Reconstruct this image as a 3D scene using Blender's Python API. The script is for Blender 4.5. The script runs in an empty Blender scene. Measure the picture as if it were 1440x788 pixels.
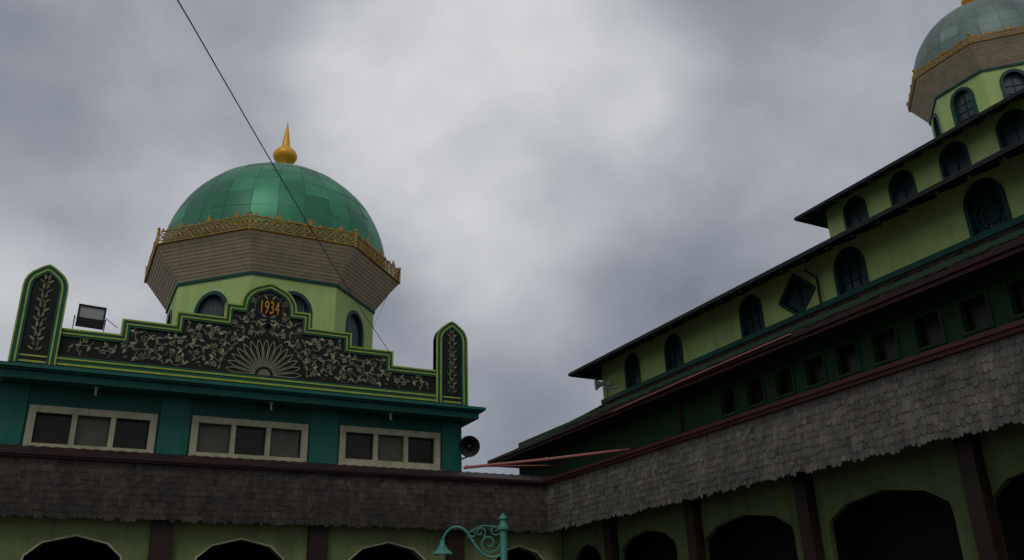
import bpy, math, random
from mathutils import Vector as V, Matrix
random.seed(7)
Z=V((0,0,1)); R=math.radians
COL=bpy.context.scene.collection
# ---------------------------------------------------------------- camera
FPX=1221.0; CAM=V((0,0,1.6))
hd,pt,rl=R(27.9),R(22.4),R(1.8)
FW=V((math.sin(hd)*math.cos(pt),math.cos(hd)*math.cos(pt),math.sin(pt)))
R0=V((math.cos(hd),-math.sin(hd),0)); U0=R0.cross(FW)
RC=R0*math.cos(rl)-U0*math.sin(rl); UC=R0*math.sin(rl)+U0*math.cos(rl)
cd=bpy.data.cameras.new('camera'); cam=bpy.data.objects.new('camera',cd); COL.objects.link(cam)
cd.sensor_width=36; cd.lens=FPX/1440*36; cd.clip_end=3000; cd.clip_start=.1
M=Matrix.Identity(4)
for i in range(3): M[i][0]=RC[i];M[i][1]=UC[i];M[i][2]=-FW[i];M[i][3]=CAM[i]
cam.matrix_world=M; bpy.context.scene.camera=cam
def ray(px,py): return FW*FPX+RC*(px-720)-UC*(py-394)
def onY(px,py,y): d=ray(px,py); return CAM+d*(y/d.y)
def onX(px,py,x): d=ray(px,py); return CAM+d*(x/d.x)
# ---------------------------------------------------------------- materials
MATS={}
def mat(name,col,rough=.7,metal=0,var=.25,scale=3,bump=0,streak=0,bscale=20,spec=.3,dirt=None):
    m=bpy.data.materials.new(name); m.use_nodes=True; nt=m.node_tree; N=nt.nodes; L=nt.links
    b=N['Principled BSDF']; b.inputs['Roughness'].default_value=rough; b.inputs['Metallic'].default_value=metal
    b.inputs['Specular IOR Level'].default_value=spec
    tc=N.new('ShaderNodeTexCoord')
    at=N.new('ShaderNodeAttribute'); at.attribute_name='shade'
    nz=N.new('ShaderNodeTexNoise'); nz.inputs['Scale'].default_value=scale; nz.inputs['Detail'].default_value=8; nz.inputs['Roughness'].default_value=.65
    L.new(tc.outputs['Object'],nz.inputs['Vector'])
    mr=N.new('ShaderNodeMapRange'); mr.inputs[1].default_value=.3; mr.inputs[2].default_value=.7
    mr.inputs[3].default_value=1-var; mr.inputs[4].default_value=1+var*.5
    L.new(nz.outputs['Fac'],mr.inputs[0])
    val=mr.outputs[0]
    mu=N.new('ShaderNodeVectorMath'); mu.operation='MULTIPLY'; mu.inputs[0].default_value=col
    L.new(at.outputs['Color'],mu.inputs[1])
    sc=N.new('ShaderNodeVectorMath'); sc.operation='SCALE'; L.new(mu.outputs[0],sc.inputs[0]); L.new(val,sc.inputs['Scale'])
    out=sc.outputs[0]
    if streak:
        mp=N.new('ShaderNodeMapping'); mp.inputs['Scale'].default_value=(5,5,.5); L.new(tc.outputs['Object'],mp.inputs[0])
        n2=N.new('ShaderNodeTexNoise'); n2.inputs['Scale'].default_value=1.0; n2.inputs['Detail'].default_value=6; n2.inputs['Roughness'].default_value=.7
        L.new(mp.outputs[0],n2.inputs['Vector'])
        m2=N.new('ShaderNodeMapRange'); m2.inputs[1].default_value=.48; m2.inputs[2].default_value=.75; m2.inputs[4].default_value=streak
        L.new(n2.outputs['Fac'],m2.inputs[0])
        mx=N.new('ShaderNodeMixRGB'); mx.inputs[2].default_value=(*(dirt or (col[0]*.3,col[1]*.3,col[2]*.35)),1)
        L.new(m2.outputs[0],mx.inputs[0]); L.new(out,mx.inputs[1]); out=mx.outputs[0]
    L.new(out,b.inputs['Base Color'])
    if bump:
        n3=N.new('ShaderNodeTexNoise'); n3.inputs['Scale'].default_value=bscale; n3.inputs['Detail'].default_value=5
        L.new(tc.outputs['Object'],n3.inputs['Vector'])
        bp=N.new('ShaderNodeBump'); bp.inputs['Strength'].default_value=bump; bp.inputs['Distance'].default_value=.02
        L.new(n3.outputs['Fac'],bp.inputs['Height']); L.new(bp.outputs[0],b.inputs['Normal'])
    m4=N.new('ShaderNodeMapRange'); m4.inputs[3].default_value=max(0,rough-.1); m4.inputs[4].default_value=min(1,rough+.12)
    L.new(nz.outputs['Fac'],m4.inputs[0]); L.new(m4.outputs[0],b.inputs['Roughness'])
    MATS[name]=m; return m
LIME=mat('lime_paint',(.42,.565,.20),.75,var=.16,scale=1.2,bump=.15,streak=.4,dirt=(.19,.27,.10))
LIMEM=mat('lime_paint_mosque',(.45,.60,.21),.75,var=.2,scale=1.2,bump=.15,streak=.45,dirt=(.19,.27,.10))
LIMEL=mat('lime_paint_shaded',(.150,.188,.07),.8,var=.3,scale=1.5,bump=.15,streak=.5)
LIMED=mat('lime_paint_deep_shade',(.080,.108,.038),.8,var=.3,scale=1.5,bump=.15,streak=.5)  # same lime, with the eave shade on the right arcade wall put into the colour
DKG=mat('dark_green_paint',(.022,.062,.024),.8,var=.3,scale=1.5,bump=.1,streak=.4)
TEAL=mat('teal_paint',(.006,.115,.083),.55,var=.25,scale=2,bump=.1,streak=.4)
TEALD=mat('teal_paint_deep',(.005,.078,.060),.6,var=.3,scale=2,bump=.1,streak=.4)
CREAM=mat('cream_paint',(.40,.385,.26),.6,var=.25,scale=4,streak=.5)
SIDING=mat('cream_siding',(.52,.42,.27),.7,var=.16,scale=2.5,streak=.4)
GOLD=mat('gold_paint',(.42,.24,.045),.5,.2,var=.5,scale=7)
GOLDB=mat('bright_gold',(.78,.41,.04),.48,.3,var=.2,scale=4)
DOMEG=mat('green_dome_metal',(.050,.230,.128),.42,.30,var=.25,scale=1.1,bump=.1,bscale=3,streak=.4,dirt=(.03,.11,.065))
DOMES=mat('dome_seam',(.032,.15,.09),.6,.2)
DOMEP=mat('pale_dome_metal',(.16,.225,.20),.5,.25,var=.25,scale=1.3,bump=.1,bscale=3,streak=.4)
PANEL=mat('carved_black_panel',(.008,.009,.008),.75,var=.4,scale=6)
LEAF=mat('carving_khaki',(.23,.235,.14),.7,var=.5,scale=3.0)
FANM=mat('fan_cream',(.28,.29,.17),.65,var=.4,scale=5)
YEL=mat('yellow_green_stripe',(.34,.42,.06),.6,var=.3,scale=5)
GRN=mat('border_green',(.009,.08,.04),.6,var=.25,scale=4)
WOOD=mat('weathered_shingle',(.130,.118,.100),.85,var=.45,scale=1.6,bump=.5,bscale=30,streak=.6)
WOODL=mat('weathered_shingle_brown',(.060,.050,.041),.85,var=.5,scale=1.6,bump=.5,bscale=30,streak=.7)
SHR=mat('dark_roof_shingle',(.030,.021,.018),.8,var=.4,scale=3,bump=.4,bscale=30)
MAR=mat('maroon_paint',(.065,.016,.015),.6,var=.35,scale=3,streak=.4)
MARD=mat('maroon_roof_metal',(.032,.011,.011),.6,.1,var=.4,scale=2.5,streak=.4)
PINK=mat('faded_red_pipe',(.33,.12,.10),.5,var=.25,scale=5)
BRN=mat('brown_post',(.020,.010,.006),.6,var=.4,scale=4,bump=.2)
SOF=mat('eave_underside',(.013,.026,.018),.8,var=.4,scale=3)
ROOFD=mat('dark_roof_sheet',(.014,.018,.017),.7,.1,var=.4,scale=2)
INN=mat('dark_interior',(.005,.007,.005),.9)  # near-black colour carries the shade behind the arcade arches
GLS=mat('teal_dark_glass',(.032,.060,.068),.3,var=.5,scale=2,spec=.45)
GLH=mat('dark_window_glass',(.014,.011,.007),.25,var=.5,scale=2,spec=.25)
GLL=mat('greyish_window_glass',(.080,.080,.052),.4,var=.35,scale=3,spec=.35)
GLC=mat('curtained_glass',(.085,.11,.115),.3,var=.35,scale=3,spec=.4)
FRT=mat('window_frame_teal',(.007,.062,.054),.6,var=.3,scale=5)
BARM=mat('window_bar_dark',(.006,.018,.018),.6,var=.3,scale=5)
BLK=mat('black_metal',(.015,.015,.016),.45,var=.3,scale=8)
GRYM=mat('grey_metal',(.25,.25,.25),.4,.3,var=.3,scale=8)
WHT=mat('white_plastic',(.50,.50,.48),.45,var=.2,scale=8)
LAMPG=mat('turquoise_lamp_paint',(.045,.22,.165),.45,.1,var=.3,scale=9)
LENS=mat('floodlight_glass',(.34,.35,.34),.15,var=.3,scale=4,spec=.6)
ORG=mat('orange_gold_numerals',(.62,.28,.02),.5,.1,var=.2,scale=6)
GND=mat('courtyard_paving',(.14,.135,.125),.8,var=.25,scale=.6,bump=.2)
# ---------------------------------------------------------------- mesh tools
class Fr:
    def __init__(s,o,n): s.o=V(o); s.n=V(n).normalized(); s.u=Z.cross(s.n).normalized()
    def p(s,a,b,c=0): return s.o+s.u*a+Z*b+s.n*c
class MB:
    def __init__(s): s.v=[];s.f=[];s.s=[]
    def add(s,pts,faces,sh=1.0):
        b=len(s.v); s.v+=[tuple(p) for p in pts]
        for fc in faces: s.f.append([b+i for i in fc]); s.s.append(sh)
    def quad(s,a,b,c,d,sh=1.0): s.add([a,b,c,d],[(0,1,2,3)],sh)
    def hexa(s,P,sh=1.0): s.add(P,[(0,3,2,1),(4,5,6,7),(0,1,5,4),(1,2,6,5),(2,3,7,6),(3,0,4,7)],sh)
    def box(s,x0,x1,y0,y1,z0,z1,sh=1.0):
        s.hexa([V((x,y,z)) for z in (z0,z1) for x,y in ((x0,y0),(x1,y0),(x1,y1),(x0,y1))],sh)
    def fbox(s,fr,a0,a1,b0,b1,c0,c1,sh=1.0):
        s.hexa([fr.p(a,b,c) for b in (b0,b1) for a,c in ((a0,c1),(a1,c1),(a1,c0),(a0,c0))],sh)
    def prism(s,pts,fr,c0,c1,sh=1.0):
        n=len(pts); P=[fr.p(a,b,c1) for a,b in pts]+[fr.p(a,b,c0) for a,b in pts]
        F=[tuple(range(n)),tuple(range(2*n-1,n-1,-1))]+[(i,i+n,(i+1)%n+n,(i+1)%n) for i in range(n)]
        s.add(P,F,sh)
    def band(s,fr,A,B,c0,c1,closed=False,sh=1.0):
        n=len(A); P=[]
        for a,b in zip(A,B): P+=[fr.p(*a,c1),fr.p(*b,c1),fr.p(*b,c0),fr.p(*a,c0)]
        F=[]
        for i in range(n if closed else n-1):
            j=(i+1)%n
            for q in range(4): F.append((4*i+q,4*i+(q+1)%4,4*j+(q+1)%4,4*j+q))
        if not closed: F+=[(0,1,2,3),(4*n-4,4*n-3,4*n-2,4*n-1)]
        s.add(P,F,sh)
    def tube(s,pts,r,seg=8,sh=1.0):
        pts=[V(p) for p in pts]; n=len(pts); rs=r if isinstance(r,(list,tuple)) else [r]*n; P=[];F=[]
        t0=(pts[1]-pts[0]).normalized(); a=t0.orthogonal().normalized()
        for i,p in enumerate(pts):
            t=(pts[min(i+1,n-1)]-pts[max(i-1,0)]).normalized(); a=(a-t*a.dot(t)).normalized(); b=t.cross(a)
            for k in range(seg):
                g=2*math.pi*k/seg; P.append(p+(a*math.cos(g)+b*math.sin(g))*rs[i])
        for i in range(n-1):
            for k in range(seg):
                k2=(k+1)%seg; F.append((i*seg+k,i*seg+k2,(i+1)*seg+k2,(i+1)*seg+k))
        F+=[tuple(range(seg-1,-1,-1)),tuple((n-1)*seg+k for k in range(seg))]
        s.add(P,F,sh)
    def lathe(s,prof,o,ax=Z,seg=24,sh=1.0):
        o=V(o);ax=V(ax).normalized();a=ax.orthogonal().normalized();b=ax.cross(a);P=[];F=[];n=len(prof)
        for r,h in prof:
            for k in range(seg):
                g=2*math.pi*k/seg; P.append(o+ax*h+(a*math.cos(g)+b*math.sin(g))*max(r,.0005))
        for i in range(n-1):
            for k in range(seg):
                k2=(k+1)%seg; F.append((i*seg+k,i*seg+k2,(i+1)*seg+k2,(i+1)*seg+k))
        F+=[tuple(range(seg-1,-1,-1)),tuple((n-1)*seg+k for k in range(seg))]
        s.add(P,F,sh)
    def build(s,name,m,parent=None,smooth=False):
        me=bpy.data.meshes.new(name); me.from_pydata(s.v,[],s.f); me.materials.append(m)
        ca=me.color_attributes.new('shade','FLOAT_COLOR','CORNER'); d=[]
        for poly,sh in zip(me.polygons,s.s):
            c=sh if isinstance(sh,tuple) else (sh,sh,sh)
            d+=[c[0],c[1],c[2],1.0]*poly.loop_total
        ca.data.foreach_set('color',d)
        if smooth:
            me.polygons.foreach_set('use_smooth',[True]*len(me.polygons))
            try: me.set_sharp_from_angle(angle=R(40))
            except Exception: pass
        me.update()
        o=bpy.data.objects.new(name,me); COL.objects.link(o)
        if parent is not None:
            o.parent=parent
            if parent.type=='EMPTY': o.location=-parent.location
        return o
def thing(name,label,cat,loc,group=None):
    o=bpy.data.objects.new(name,None); COL.objects.link(o); o.location=loc; o.empty_display_size=.3
    o['label']=label; o['category']=cat
    if group: o['group']=group
    return o
def tag(o,label,cat,group=None):
    o['label']=label;o['category']=cat
    if group:o['group']=group
    return o
def off(pts,d,closed=False):
    n=len(pts);out=[]
    for i in range(n):
        p=V(pts[i]).to_2d()
        e=[]
        if closed or i>0: q=V(pts[i-1]).to_2d(); e.append((p-q).normalized())
        if closed or i<n-1: q=V(pts[(i+1)%n]).to_2d(); e.append((q-p).normalized())
        ns=[V((-t.y,t.x)) for t in e]
        m=sum(ns,V((0,0)));
        if m.length<1e-6: m=ns[0].copy()
        m.normalize(); k=max(.35,m.dot(ns[0])); r=p+m*(d/k); out.append((r.x,r.y))
    return out
def lerp(a,b,t): return a+(b-a)*t
# openings: (us, top, bottom)
def op_rect(a0,a1,b0,b1): return ([a0,a1],[b1,b1],[b0,b0])
def op_round(uc,w,b0,b1,n=14,pt=1.0):
    us=[];tp=[]
    r=w/2; h=min(r*pt,(b1-b0)*.7)
    for i in range(n+1):
        t=math.pi*(1-i/n); us.append(uc+r*math.cos(t)); tp.append(b1-h+h*math.sin(t))
    return (us,tp,[b0]*(n+1))
def op_shape(uc,w,b0,b1,rise,sh):
    us=[uc-w/2+w*s for s,_ in sh]; return (us,[b1-rise+rise*g for _,g in sh],[b0]*len(us))
def op_diamond(uc,w,b0,b1):
    m=(b0+b1)/2; e=.02; return ([uc-w/2,uc,uc+w/2],[m+e,b1,m+e],[m-e,b0,m-e])
def outline(op):
    us,t,b=op; return list(zip(us,t))+list(zip(us,b))[::-1] if t[0]-b[0]>.001 else list(zip(us,t))+list(zip(us,b))[::-1][1:-1]
def wall(mb,fr,u0,u1,v0,v1,ops,t=.18,sh=1.0):
    ops=sorted(ops,key=lambda o:o[0][0]); cur=u0
    for us,tp,bt in ops:
        mb.quad(fr.p(cur,v0),fr.p(us[0],v0),fr.p(us[0],v1),fr.p(cur,v1),sh)
        for i in range(len(us)-1):
            a,b=us[i],us[i+1]
            mb.quad(fr.p(a,tp[i]),fr.p(b,tp[i+1]),fr.p(b,v1),fr.p(a,v1),sh)
            if min(bt[i],bt[i+1])>v0+.001: mb.quad(fr.p(a,v0),fr.p(b,v0),fr.p(b,bt[i+1]),fr.p(a,bt[i]),sh)
            mb.quad(fr.p(a,tp[i]),fr.p(b,tp[i+1]),fr.p(b,tp[i+1],-t),fr.p(a,tp[i],-t),sh)
            mb.quad(fr.p(a,bt[i]),fr.p(b,bt[i+1]),fr.p(b,bt[i+1],-t),fr.p(a,bt[i],-t),sh)
        for i in (0,-1): mb.quad(fr.p(us[i],bt[i]),fr.p(us[i],tp[i]),fr.p(us[i],tp[i],-t),fr.p(us[i],bt[i],-t),sh)
        cur=us[-1]
    mb.quad(fr.p(cur,v0),fr.p(u1,v0),fr.p(u1,v1),fr.p(cur,v1),sh)
def hat(op,a,which):
    us=op[0]; tp=op[which]
    return next((lerp(tp[i],tp[i+1],(a-us[i])/(us[i+1]-us[i])) for i in range(len(us)-1) if us[i]-1e-6<=a<=us[i+1]+1e-6),max(tp))
def window(parent,fr,op,fm,gm,out=.05,inn=.035,nv=1,nh=2,depth=.14,name='window',frame_out=.03,pleat=False):
    pts=outline(op); A=off(pts,out,True); B=off(pts,-inn,True)
    mb=MB(); mb.band(fr,A,B,-.10,frame_out,True)
    us,tp,bt=op; w=us[-1]-us[0]; cb=min(bt); ct=max(tp)
    o=mb.build(name,fm,parent)
    if nv or nh:
        m2=MB()
        for k in range(nv):
            a=us[0]+w*(k+1)/(nv+1)
            m2.fbox(fr,a-.013,a+.013,hat(op,a,2)+.01,hat(op,a,1)-.01,-.118,-.10)
        for k in range(nh):
            b=cb+(min(tp)-cb)*(k+1)/(nh+.2)
            if abs(tp[0]-bt[0])>.1: m2.fbox(fr,us[0]+.01,us[-1]-.01,b-.010,b+.010,-.118,-.105)
        m2.build('glazing_bars',BARM,o)
    g=MB()
    if pleat:
        n=22; prev=None
        for i in range(n+1):
            a=lerp(us[0],us[-1],i/n); c=-depth+(.02 if i%2 else -.015)
            cur=(fr.p(a,cb,c),fr.p(a,hat(op,a,1)+.02,c))
            if prev: g.quad(prev[0],cur[0],cur[1],prev[1],.75+.5*((i*5)%7)/7)
            prev=cur
    else: g.prism(off(pts,.01,True),fr,-depth-.02,-depth+.018)
    g.build('pane',gm,o)
    return o
def shingles(mb,P0,U,D,N,length,depth,w,h,jit=.02,lift=.03,seed=1,con=1.0):
    rnd=random.Random(seed); U=V(U);D=V(D);N=V(N);P0=V(P0)
    nr=max(1,round(depth/h)); h=depth/nr
    for r in range(nr-1,-1,-1):
        x=-(w/2 if r%2 else 0)-rnd.uniform(0,.04)
        while x<length:
            ww=w*rnd.uniform(.7,1.25); a=max(0,x); b=min(length,x+ww*.97)
            if b-a>.02:
                last=r==nr-1
                top=r*h; bot=(r+1)*h+rnd.uniform(-jit,jit)*(1.6 if last else 1); tip=bot+rnd.uniform(.0,.018)
                l=lift*rnd.uniform(.5,1.4); q=(b-a)
                sh=rnd.uniform(1-.28*con,1+.2*con)*(rnd.uniform(.6,.8) if rnd.random()<.06 else 1)*(1+.22*con if rnd.random()<.05 else 1)*(1.12-.24*r/nr); tn=rnd.uniform(-.04,.04); c=(sh*(1+tn),sh,sh*(1-tn))
                tz=max(0,top-h*.15)
                P=[P0+U*a+D*tz+N*.004,P0+U*b+D*tz+N*.004,P0+U*b+D*(bot-.016)+N*l,P0+U*(a+q*.72)+D*tip+N*l,P0+U*(a+q*.28)+D*tip+N*l,P0+U*a+D*(bot-.016)+N*l]
                P2=[p-N*.009 for p in P]
                mb.add(P+P2,[(0,1,2,3,4,5),(2,8,9,3),(3,9,10,4),(4,10,11,5),(1,7,8,2),(5,11,6,0)],c)
            x+=ww
# ================================================================ GROUND
g=MB(); g.quad(V((-900,-900,0)),V((900,-900,0)),V((900,900,0)),V((-900,900,0)))
o=g.build('ground',GND); o['kind']='structure'
# ================================================================ ARCADE (L shaped)
XF,YF,ZB,ZT=10.1,17.7,3.8,4.84
XL,YN=-7.0,-3.0
XT1=11.9; YC=19.5; ZR=5.38
arc=thing('covered_arcade','L-shaped arcade with grey wooden shingle skirt, maroon gutter and dark pointed arches','arcade',(XF,YF,0))
mb=MB(); mb.box(XL,XF+.06,YF,YF+.04,ZB+.08,ZT)
shingles(mb,(XL,YF,ZT),(1,0,0),(0,0,-1),(0,-1,0),XF-XL,ZT-ZB,.090,.115,jit=.020,lift=.012,seed=3,con=1.0)
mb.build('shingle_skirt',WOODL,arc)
mb=MB(); mb.box(XF,XF+.04,YN,YF,ZB+.08,ZT)
shingles(mb,(XF,YF,ZT),(0,-1,0),(0,0,-1),(-1,0,0),YF-YN,ZT-ZB,.086,.115,jit=.020,lift=.014,seed=4,con=.95)
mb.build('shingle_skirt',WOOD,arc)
mb=MB(); mb.box(XL,XF-.08,YF-.08,YF+.02,ZT-.01,ZT+.06); mb.box(XL,XF-.11,YF-.11,YF-.08,ZT+.03,ZT+.075)
mb.build('gutter',MARD,arc)
mb=MB(); mb.box(XF-.08,XF+.02,YN,YF+.02,ZT-.012,ZT+.09); mb.box(XF-.11,XF-.08,YN,YF-.08,ZT+.05,ZT+.11)
mb.build('gutter',MAR,arc)
def corr(mb,A,B,C,D,n,amp=.02):
    A,B,C,D=map(V,(A,B,C,D))
    nn=(B-A).cross(D-A).normalized()
    if nn.z<0: nn=-nn
    pr=None
    for i in range(n*2+1):
        t=i/(n*2); k=nn*(amp if i%2 else 0); cur=(A.lerp(B,t)+k,D.lerp(C,t)+k)
        if pr: mb.quad(pr[0],cur[0],cur[1],pr[1],.85+.3*((i*7)%5)/5)
        pr=cur
mb=MB()
corr(mb,(XL,YF,ZT+.05),(XF,YF,ZT+.05),(XT1,YC,ZR),(XL,YC,ZR),80)
mb.build('roof',MARD,arc)
mb=MB()
corr(mb,(XF,YF,ZT+.06),(XF,YN,ZT+.06),(XT1,YN,ZR),(XT1,YC,ZR),80)
mb.build('roof',MARD,arc)
mb=MB(); mb.box(8.7,XT1,YC,YC+4.5,ZR-.08,ZR-.01); mb.build('roof',MARD,arc)
mb=MB(); mb.quad(V((XF+.04,YF,4.55)),V((XL,YF,4.55)),V((XL,YF+3,4.55)),V((XF+.04,YF+3,4.55)),.5)
mb.quad(V((XF+.04,YF+3,4.551)),V((XF+.04,YN,4.551)),V((XT1,YN,4.551)),V((XT1,YF+3,4.551)),.5)
mb.build('soffit',SOF,arc)
SH=[(0,0),(.012,.34),(.17,.76),(.5,1),(.83,.76),(.988,.34),(1,0)]
YW=17.98; fw=Fr((0,YW,0),(0,-1,0)); ops=[]
for L_,R_,ap in ((32,172,753),(275,400,758),(490,600,763),(692,768,768)):
    a0=onY(L_,775,YW).x; a1=onY(R_,780,YW).x; zt=onY((L_+R_)/2,ap,YW).z
    ops.append(op_shape((a0+a1)/2,a1-a0,0,zt,.55,SH))
sp=ops[1][0][0]-ops[0][0][0]
for k in (1,2):
    u=[x-sp*k for x in ops[0][0]]
    if u[0]>XL: ops.append((u,ops[0][1],ops[0][2]))
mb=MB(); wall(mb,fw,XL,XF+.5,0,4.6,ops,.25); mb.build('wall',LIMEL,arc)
for op in ops:
    pts=list(zip(op[0],op[1])); pts=[(pts[0][0],0)]+pts+[(pts[-1][0],0)]
    m2=MB(); m2.band(fw,off(pts,.018),off(pts,-.010),-.02,.012); m2.build('arch_trim',CREAM,arc)
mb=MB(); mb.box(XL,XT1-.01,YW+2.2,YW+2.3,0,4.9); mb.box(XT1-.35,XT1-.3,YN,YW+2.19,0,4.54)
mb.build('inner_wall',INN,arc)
def post_l(px):
    x=onY(px,765,YW-.1).x; m=MB(); m.box(x-.19,x+.19,YW-.16,YW-.001,0,4.5); m.box(x-.24,x+.24,YW-.2,YW-.001,0,.4); m.build('post',BRN,arc)
for px in (226,447,640): post_l(px)
XW=10.62; fr2=Fr((XW,0,0),(-1,0,0)); ops=[]
for L_,R_,ap,py in ((806,846,765,785),(872,952,745,775),(990,1120,722,770),(1165,1345,686,740),(1395,1600,645,720)):
    a0=-onX(L_,py,XW).y; a1=-onX(R_,py,XW).y; zt=onX((L_+R_)/2,ap,XW).z
    ops.append(op_shape((a0+a1)/2,a1-a0,0,zt,.48,SH))
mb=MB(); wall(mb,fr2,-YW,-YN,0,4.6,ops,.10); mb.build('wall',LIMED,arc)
for px,py in ((854,765),(971,750),(1131,735),(1370,700)):
    y=onX(px,py,XW-.2).y; m=MB(); m.box(XW-.20,XW-.001,y-.12,y+.12,0,4.5); m.box(XW-.25,XW-.001,y-.17,y+.17,0,.4); m.build('post',BRN,arc)
# ================================================================ LEFT HALL
YP=19.05
PXZ=lambda px,py:onY(px,py,YP)
zb=PXZ(372,541).z; K=(PXZ(372,402).z-zb)/139
xl=PXZ(82,490).x; xr=PXZ(612,545).x; xc=(xl+xr)/2; W=(xr-xl)/2
pwL=PXZ(78,505).x-PXZ(10,505).x; pwR=PXZ(655,560).x-PXZ(612,560).x; PWD=(pwL+pwR)/2
XE=xr+PWD+.42; XB=2*xc-XE
YBK=28.0
hall=thing('domed_prayer_hall','teal hall with green octagonal dome, gold balustrade and black carved parapet dated 1934','mosque building',(xc,23,0))
zc0=onY(330,558,18.95).z
zc1=zb-.10
fC=Fr((0,YC,0),(0,-1,0))
wins=[]
for L_,R_,tp,bp in ((34.5,217.5,(130,577),(122,637)),(268,432,(352,592),(348,649)),(477.5,618,(549,605),(546,657))):
    wins.append(op_rect(onY(L_,610,YC).x+.12,onY(R_,620,YC).x-.12,onY(*bp,YC).z+.11,onY(*tp,YC).z-.11))
mb=MB(); wall(mb,fC,XB+.35,XE-.35,4.9,zc0+.1,wins,.2)
xe=XE-.35; xb=XB+.35
mb.quad(V((xe,YC,0)),V((xe,YBK,0)),V((xe,YBK,zc0+.1)),V((xe,YC,zc0+.1)))
mb.quad(V((xb,YC,0)),V((xb,YBK,0)),V((xb,YBK,zc0+.1)),V((xb,YC,zc0+.1)))
mb.quad(V((xb,YBK,0)),V((xe,YBK,0)),V((xe,YBK,zc0+.1)),V((xb,YBK,zc0+.1)))
mb.build('wall',TEALD,hall)
for i,op in enumerate(wins):
    o=MB(); pts=outline(op); o.band(fC,off(pts,.12,True),off(pts,-.02,True),-.06,.05,True)
    a0,a1=op[0]; 
    for k in (1,2):
        a=lerp(a0,a1,k/3); o.fbox(fC,a-.05,a+.05,op[2][0]+.01,op[1][0]-.01,-.06,.04)
    wf=o.build('window',CREAM,hall)
    for k in range(3):
        p=MB(); b0=lerp(a0,a1,k/3)+.04; b1=lerp(a0,a1,(k+1)/3)-.04
        p.fbox(fC,b0,b1,op[2][0],op[1][0],-.12,-.09)
        p.build('pane',GLL if (i,k) in ((0,1),(1,2),(2,1),(1,0)) else GLH,wf)
    sl=MB(); sl.fbox(fC,a0-.16,a1+.16,op[2][0]-.16,op[2][0]-.12,-.02,.10); sl.build('sill',CREAM,wf)
ends=[xb,wins[0][0][0]-.14,wins[0][0][1]+.14,wins[1][0][0]-.14,wins[1][0][1]+.14,wins[2][0][0]-.14,wins[2][0][1]+.14,xe]
for i in range(0,8,2):
    m=MB(); m.fbox(fC,ends[i]+.03,ends[i+1]-.03,4.95,zc0+.02,.002,.04)
    m.build('pilaster',TEAL,hall)
m=MB(); h3=(zc1-zc0)
m.box(XB+.12,XE-.12,18.97,YBK+.3,zc0,zc0+h3*.6); m.box(XB+.04,XE-.04,18.88,YBK+.35,zc0+h3*.6,zc0+h3*.72); m.box(XB,XE,18.80,YBK+.4,zc0+h3*.72,zc1-.005)
m.build('cornice',TEAL,hall)
m=MB(); m.box(XB+.3,XE-.3,YP+.2,YBK,zc1-.004,zc1+.05); m.build('roof',ROOFD,hall)
for px,py in ((133,565),(383,584),(553,596)):
    p=onY(px,py,19.0); m=MB(); m.tube([(p.x,19.2,zc0+.01),(p.x,19.2,zc0-.12),(p.x,19.14,zc0-.16)],.022,8); m.lathe([(.05,0),(.05,.03)],(p.x,19.2,zc0-.03),Z,12); m.build('hook',WHT,hall)
# parapet
fP=Fr((xc,YP,zb),(0,-1,0))
st=[(1,45),(.73,45),(.73,66),(.475,66),(.475,85),(.23,85),(.23,106),(.15,106)]
left=[(-a*W,b*K) for a,b in st]
rw=.15*W; arcp=[(-rw*math.cos(t),(106+34*math.sin(t)**.9+3*max(0,1-abs(t-math.pi/2)/.35))*K) for t in [math.pi*i/20 for i in range(1,20)]]
top=left+arcp+[(-x,y) for x,y in left[::-1]]
par=MB(); par.prism(top+[(W,0),(-W,0)],fP,-.14,0); par=par.build('parapet',PANEL,hall)
def borders(pts):
    a=MB(); a.band(fP,pts,off(pts,-.16),-.15,.03); a.build('parapet_border',GRN,par)
    for d0,d1 in ((.010,-.025),(-.085,-.113)):
        b=MB(); b.band(fP,off(pts,d0),off(pts,d1),-.12,.042); b.build('stripe',YEL,par)
borders(top)
for y0,y1 in ((-.02,.02),(.10,.132)):
    b=MB(); b.fbox(fP,-W-PWD,W+PWD,y0,y1,-.1,.062); b.build('stripe',YEL,par)
b=MB(); b.fbox(fP,-W-PWD,W+PWD,-.1,.18,-.12,.045); b.build('parapet_border',GRN,par)
def leaf(mb,x,y,ang,l,w,sh=1.0,c1=.03,curl=.25):
    ca,sa=math.cos(ang),math.sin(ang); P=[]
    N=5
    def q(t,s): 
        bx=t*l; by=s*w*math.sin(math.pi*min(1,t*.92+.08))**.8+curl*l*t*t
        return (x+bx*ca-by*sa,y+bx*sa+by*ca)
    P=[q(i/N,.5) for i in range(N+1)]+[q(i/N,-.5) for i in range(N-1,0,-1)]
    mb.prism(P[::-1],fP,.002,c1,sh)
def flower(mb,x,y,r,sh):
    for k in range(5):
        a=2*math.pi*k/5+.3; leaf(mb,x+.012*math.cos(a),y+.012*math.sin(a),a,r,r*.55,sh,.016,0)
def hgt(x):
    x=abs(x)/W
    for a,b in ((.15,135),(.23,106),(.475,85),(.73,66),(1,45)):
        if x<a: return b*K
    return 0
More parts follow.
